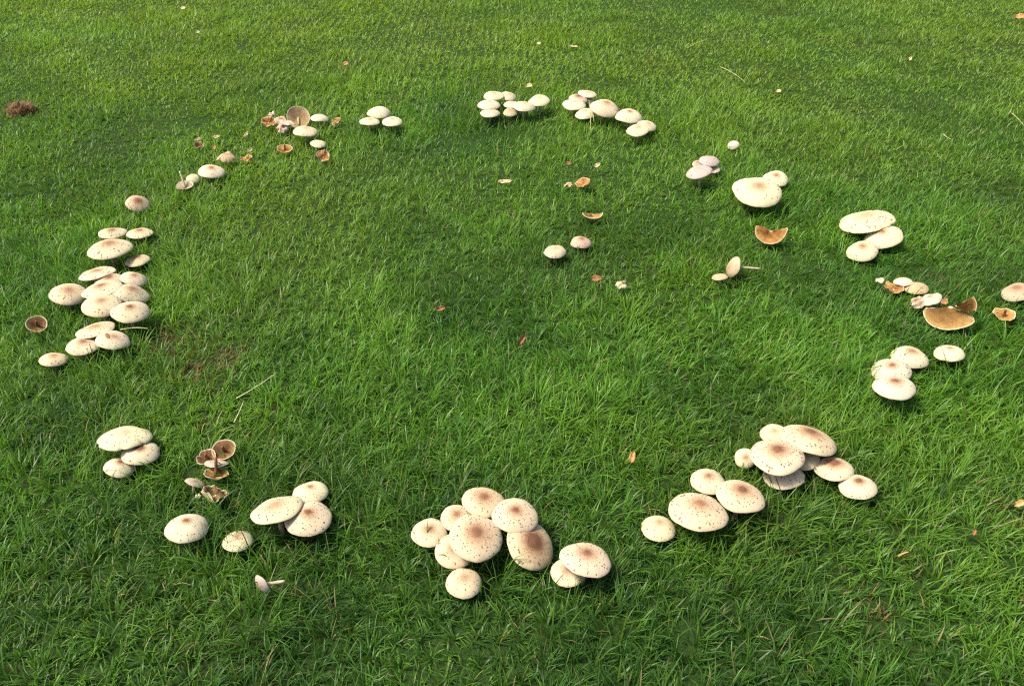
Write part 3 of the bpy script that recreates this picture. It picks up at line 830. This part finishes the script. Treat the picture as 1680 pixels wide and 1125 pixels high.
Vb = blades(bs, rng0.uniform(.02, .05, N), rng0.uniform(.002, .0035, N), an + rng0.normal(0, .7, N), rng0.uniform(.1, .9, N), rng0.uniform(.6, 1.6, N), 3, rng0, rng0.normal(0, .5, N))
cb = np.array([0.20, 0.12, 0.055])[None] * rng0.uniform(0.3, 1.5, (N, 1)) * np.array([1, 1, 1])[None]
ob = blade_mesh("dead_blades", [(Vb, np.repeat(cb[:, None, :], 7, 1), 3)], M_GRASS)
ob.parent = cl; ob["kind"] = "stuff"

# ------------------------------------------------------------------ the lawn
rng = np.random.default_rng(11)
def vnoise(x, y, scale, seed):
    r = np.random.default_rng(seed)
    n = 96
    g = r.random((n, n))
    fx, fy = x / scale + 1000.3, y / scale + 1000.7
    ix, iy = np.floor(fx).astype(int), np.floor(fy).astype(int)
    tx, ty = fx - ix, fy - iy
    tx, ty = tx * tx * (3 - 2 * tx), ty * ty * (3 - 2 * ty)
    G = lambda a, b: g[a % n, b % n]
    return (G(ix, iy) * (1 - tx) + G(ix + 1, iy) * tx) * (1 - ty) + (G(ix, iy + 1) * (1 - tx) + G(ix + 1, iy + 1) * tx) * ty

def half_width(y): return 0.70 * np.maximum(y, 0) + 0.75 + 0.9
X0, X1, Y0, Y1 = -9.0, 9.0, 0.35, 11.5
def density(y):
    return np.where(y < 2.0, 1.0, np.clip((2.0 / np.maximum(y, 0.1)) ** 0.95, 0.10, 1.0))
PEAK = 17500.0
n_try = int((X1 - X0) * (Y1 - Y0) * PEAK)
x = rng.uniform(X0, X1, n_try).astype(np.float32); y = rng.uniform(Y0, Y1, n_try).astype(np.float32)
keep = (np.abs(x) < half_width(y)) & (rng.random(n_try) < density(y) * np.where(y > 8.2, 0.5, 1))
x, y = x[keep].astype(float), y[keep].astype(float)
N = len(x)
# tufts: most blades gather around shared crowns and lean outwards from them
cell = 0.052
ci, cj = np.floor(x / cell).astype(int), np.floor(y / cell).astype(int)
hsh = lambda a, b, s: np.modf(np.abs(np.sin(a * 127.1 + b * 311.7 + s * 74.7) * 43758.5453))[0]
tx = (ci + 0.15 + 0.7 * hsh(ci, cj, 1)) * cell; ty = (cj + 0.15 + 0.7 * hsh(ci, cj, 2)) * cell
tuft = rng.random(N) < 0.62
pull = rng.uniform(0.35, 0.8, N)
x = np.where(tuft, x + (tx - x) * pull, x); y = np.where(tuft, y + (ty - y) * pull, y)
out = np.arctan2(y - ty, x - tx) + rng.normal(0, 0.6, N)
flow = (vnoise(x, y, 0.35, 3) * 2 - 1) * 2.6 + (vnoise(x, y, 1.1, 4) * 2 - 1) * 2.5 + hsh(ci, cj, 3) * 1.5
az = np.where(rng.random(N) < 0.38, flow + rng.normal(0, 0.9, N), np.where(tuft, out, rng.uniform(0, 6.28, N)))
# coarse tussocks here and there, their blades arching outwards
c2 = 0.15
ki, kj = np.floor(x / c2).astype(int), np.floor(y / c2).astype(int)
ux = (ki + 0.3 + 0.4 * hsh(ki, kj, 5)) * c2; uy = (kj + 0.3 + 0.4 * hsh(ki, kj, 6)) * c2
ud = np.hypot(x - ux, y - uy)
tus = (hsh(ki, kj, 7) > 0.62) & (ud < 0.03 + 0.035 * hsh(ki, kj, 8))
az = np.where(tus & (rng.random(N) < .75), np.arctan2(y - uy, x - ux) + rng.normal(0, .5, N), az)
# how long the grass is: lush inside and along the ring, clipped outside it
RC = np.array([0.05, 2.75]); rd = np.hypot((x - RC[0]) / 1.66, (y - RC[1]) / 1.62)
lush = np.exp(-np.clip(rd - 1.0, 0, None) ** 2 / 0.05) * 0.5 + 0.5
n1 = vnoise(x, y, 0.22, 5); n2 = vnoise(x, y, 0.75, 6); n3 = vnoise(x, y, 0.09, 7)
near = np.clip((3.4 - y) / 2.2, 0, 1)
Lm = 0.024 + 0.022 * lush + 0.014 * near + 0.034 * (n1 - 0.5) + 0.020 * (n2 - 0.5) + 0.018 * (n3 - .5)
L = np.clip(Lm, 0.02, None) * rng.uniform(0.55, 1.30, N) * np.where(rng.random(N) < 0.05, 1.45, 1.0)
L = np.where(tus, L * 1.32, L)
a0 = np.abs(rng.normal(0.34, 0.34, N)); a1 = np.abs(rng.normal(0.95, 0.65, N))
wfac = np.clip(1.0 / np.sqrt(density(y)), 1, 1.75)
w = rng.uniform(0.0016, 0.0039, N) * wfac * np.where(rng.random(N) < .06, 1.35, 1)
# colour of each blade
col = np.empty((N, 3))
dark, mid, bright, yel, blue = [np.array(c) for c in ((0.022, 0.076, 0.010), (0.062, 0.178, 0.016), (0.135, 0.305, 0.024), (0.225, 0.345, 0.028), (0.066, 0.170, 0.042))]
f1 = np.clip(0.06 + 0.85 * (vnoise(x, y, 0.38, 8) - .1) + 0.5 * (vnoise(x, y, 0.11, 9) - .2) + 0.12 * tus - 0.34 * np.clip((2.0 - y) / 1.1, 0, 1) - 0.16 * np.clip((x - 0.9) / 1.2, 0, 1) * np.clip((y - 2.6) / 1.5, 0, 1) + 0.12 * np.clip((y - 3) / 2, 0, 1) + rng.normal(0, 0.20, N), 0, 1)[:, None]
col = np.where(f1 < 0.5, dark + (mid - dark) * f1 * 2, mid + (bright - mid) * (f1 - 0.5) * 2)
ylw = np.clip(0.5 * (1 - lush) * np.clip((y - 1.2) / 2, 0, 1) + 0.42 * np.clip((y - 2.2) / 2.6, 0, 1) + 0.22 * np.exp(-((x + .5) ** 2 + (y - 2.7) ** 2) / 0.9) - 0.2 * np.clip((x - 0.9) / 1.2, 0, 1) * np.clip((y - 2.6) / 1.5, 0, 1) + 0.6 * (vnoise(x, y, 0.9, 10) - 0.45) + 0.45 * (vnoise(x, y, 1.9, 21) - 0.5) + 0.3 * (vnoise(x, y, .3, 22) - 0.5) + rng.normal(0, .15, N), 0, 0.75)[:, None]
col = col * (1 - ylw) + yel * ylw
bl = (np.clip(rng.normal(0.10, 0.2, N), 0, .6))[:, None]
col = col * (1 - bl) + blue * bl
straw = rng.random(N) < 0.022
col[straw] = np.array([0.26, 0.23, 0.10]) * rng.uniform(.6, 1.2, (straw.sum(), 1))
# worn patches with dry blades
for px, py, rp, st in ((372, 578, 30, 1.0), (278, 556, 30, .95), (315, 603, 28, .85), (335, 688, 16, .5), (345, 640, 14, .4), (1540, 452, 26, .45), (1500, 915, 34, .45), (1425, 1005, 44, .4), (1110, 745, 22, .3), (1640, 830, 30, .35), (265, 800, 22, .25), (1060, 92, 26, .35), (1385, 291, 24, .3)):
    c, t = at_z(px, py, 0.02)
    R = rp * t / F_PX
    d = np.hypot(x - c[0], (y - c[1]) * 0.75) / R
    hit = rng.random(N) < st * np.exp(-d ** 2)
    k = hit.sum()
    col[hit] = np.array([0.23, 0.155, 0.075]) * rng.uniform(.35, 1.2, (k, 1)) * np.stack([np.ones(k), rng.uniform(.85, 1.15, k), rng.uniform(.7, 1.1, k)], 1)
    L[hit] *= 0.62
# grass stands taller round the mushrooms
boost = np.ones(N)
for c in CAPS:
    boost = np.maximum(boost, 1 + 0.45 * np.exp(-(((x - c.c[0]) ** 2 + (y - c.c[1]) ** 2) / (1.5 * c.R + .03) ** 2)))
L *= boost
# grass gives way to caps, stems and fallen pieces
tip_h = L * np.cos(a0 + a1 * 0.5)
alive = np.ones(N, bool)
items = [(c.c, c.R, c.low, c.n, c.phi, c.embed, c.face, c.z, c.sector) for c in CAPS] + [(p_, r_, z_, np.array([0, 0, 1.]), 0.5, False, 'leaf', z_, None) for p_, r_, z_ in LOW]
for cc, R, low, nrm, phi, emb, face, z, sector in items:
    tocam = unit(np.array([-cc[0], -cc[1]]))
    m = np.where((np.abs(x - cc[0]) < R + .3) & (np.abs(y - cc[1]) < R + .3))[0]
    dx, dy = x[m] - cc[0], y[m] - cc[1]
    r = np.hypot(dx, dy)
    fw = dx * tocam[0] + dy * tocam[1]; lt = np.abs(-dx * tocam[1] + dy * tocam[0])
    hmax = np.full(len(m), 9.0)
    under = r < R * 1.12
    if face == 'top' and nrm[2] > 0.35:
        zp = cc[2] - (nrm[0] * dx + nrm[1] * dy) / nrm[2]
        lim = np.minimum(zp - 0.008, cc[2] + 0.01)
    else:
        lim = np.full(len(m), max(0.004, low - 0.004))
    lim = np.where((r > R * 0.97) & (rng.random(len(m)) < (0.5 if emb else 0.25)), 9, lim)
    hmax = np.where(under, np.maximum(lim, 0.004), hmax)
    # blades that would stand between the eye-level path and the cap are mostly beaten down
    edge = np.sqrt(np.clip(R * R - lt * lt, 0, None))
    infront = (lt < R) & (fw > 0) & (fw < .28) & ~under
    free = max(low, 0.010) + np.clip(fw - edge * 0.9, 0, None) * math.tan(phi)
    pass_ = rng.random(len(m)) < (0.60 if emb else 0.26)
    hmax = np.where(infront & ~pass_, np.minimum(hmax, free), hmax)
    sc = np.clip(hmax / np.maximum(tip_h[m], 1e-4), 0, 1)
    L[m] *= sc; tip_h[m] *= sc
    alive[m[(sc < 0.12)]] = False
x, y, L, w, az, a0, a1, col = [v[alive] for v in (x, y, L, w, az, a0, a1, col)]
N = len(x)
tw = rng.normal(0, 0.55, N)
base = np.stack([x, y, np.full(N, -0.002)], 1)
nearm = y < 2.3
groups = []
for msk, ns in ((nearm, 3), (~nearm, 2)):
    V = blades(base[msk], L[msk], w[msk], az[msk], a0[msk], a1[msk], ns, rng, tw[msk])
    nv = V.shape[1]
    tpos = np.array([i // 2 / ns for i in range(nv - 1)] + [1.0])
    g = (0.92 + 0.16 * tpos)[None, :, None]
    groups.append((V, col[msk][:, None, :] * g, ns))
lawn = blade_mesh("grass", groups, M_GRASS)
tag(lawn, "short dense green lawn grass covering the whole ground", "grass", kind="stuff")
print("blades", N, "triangles", int(nearm.sum() * 5 + (~nearm).sum() * 3))
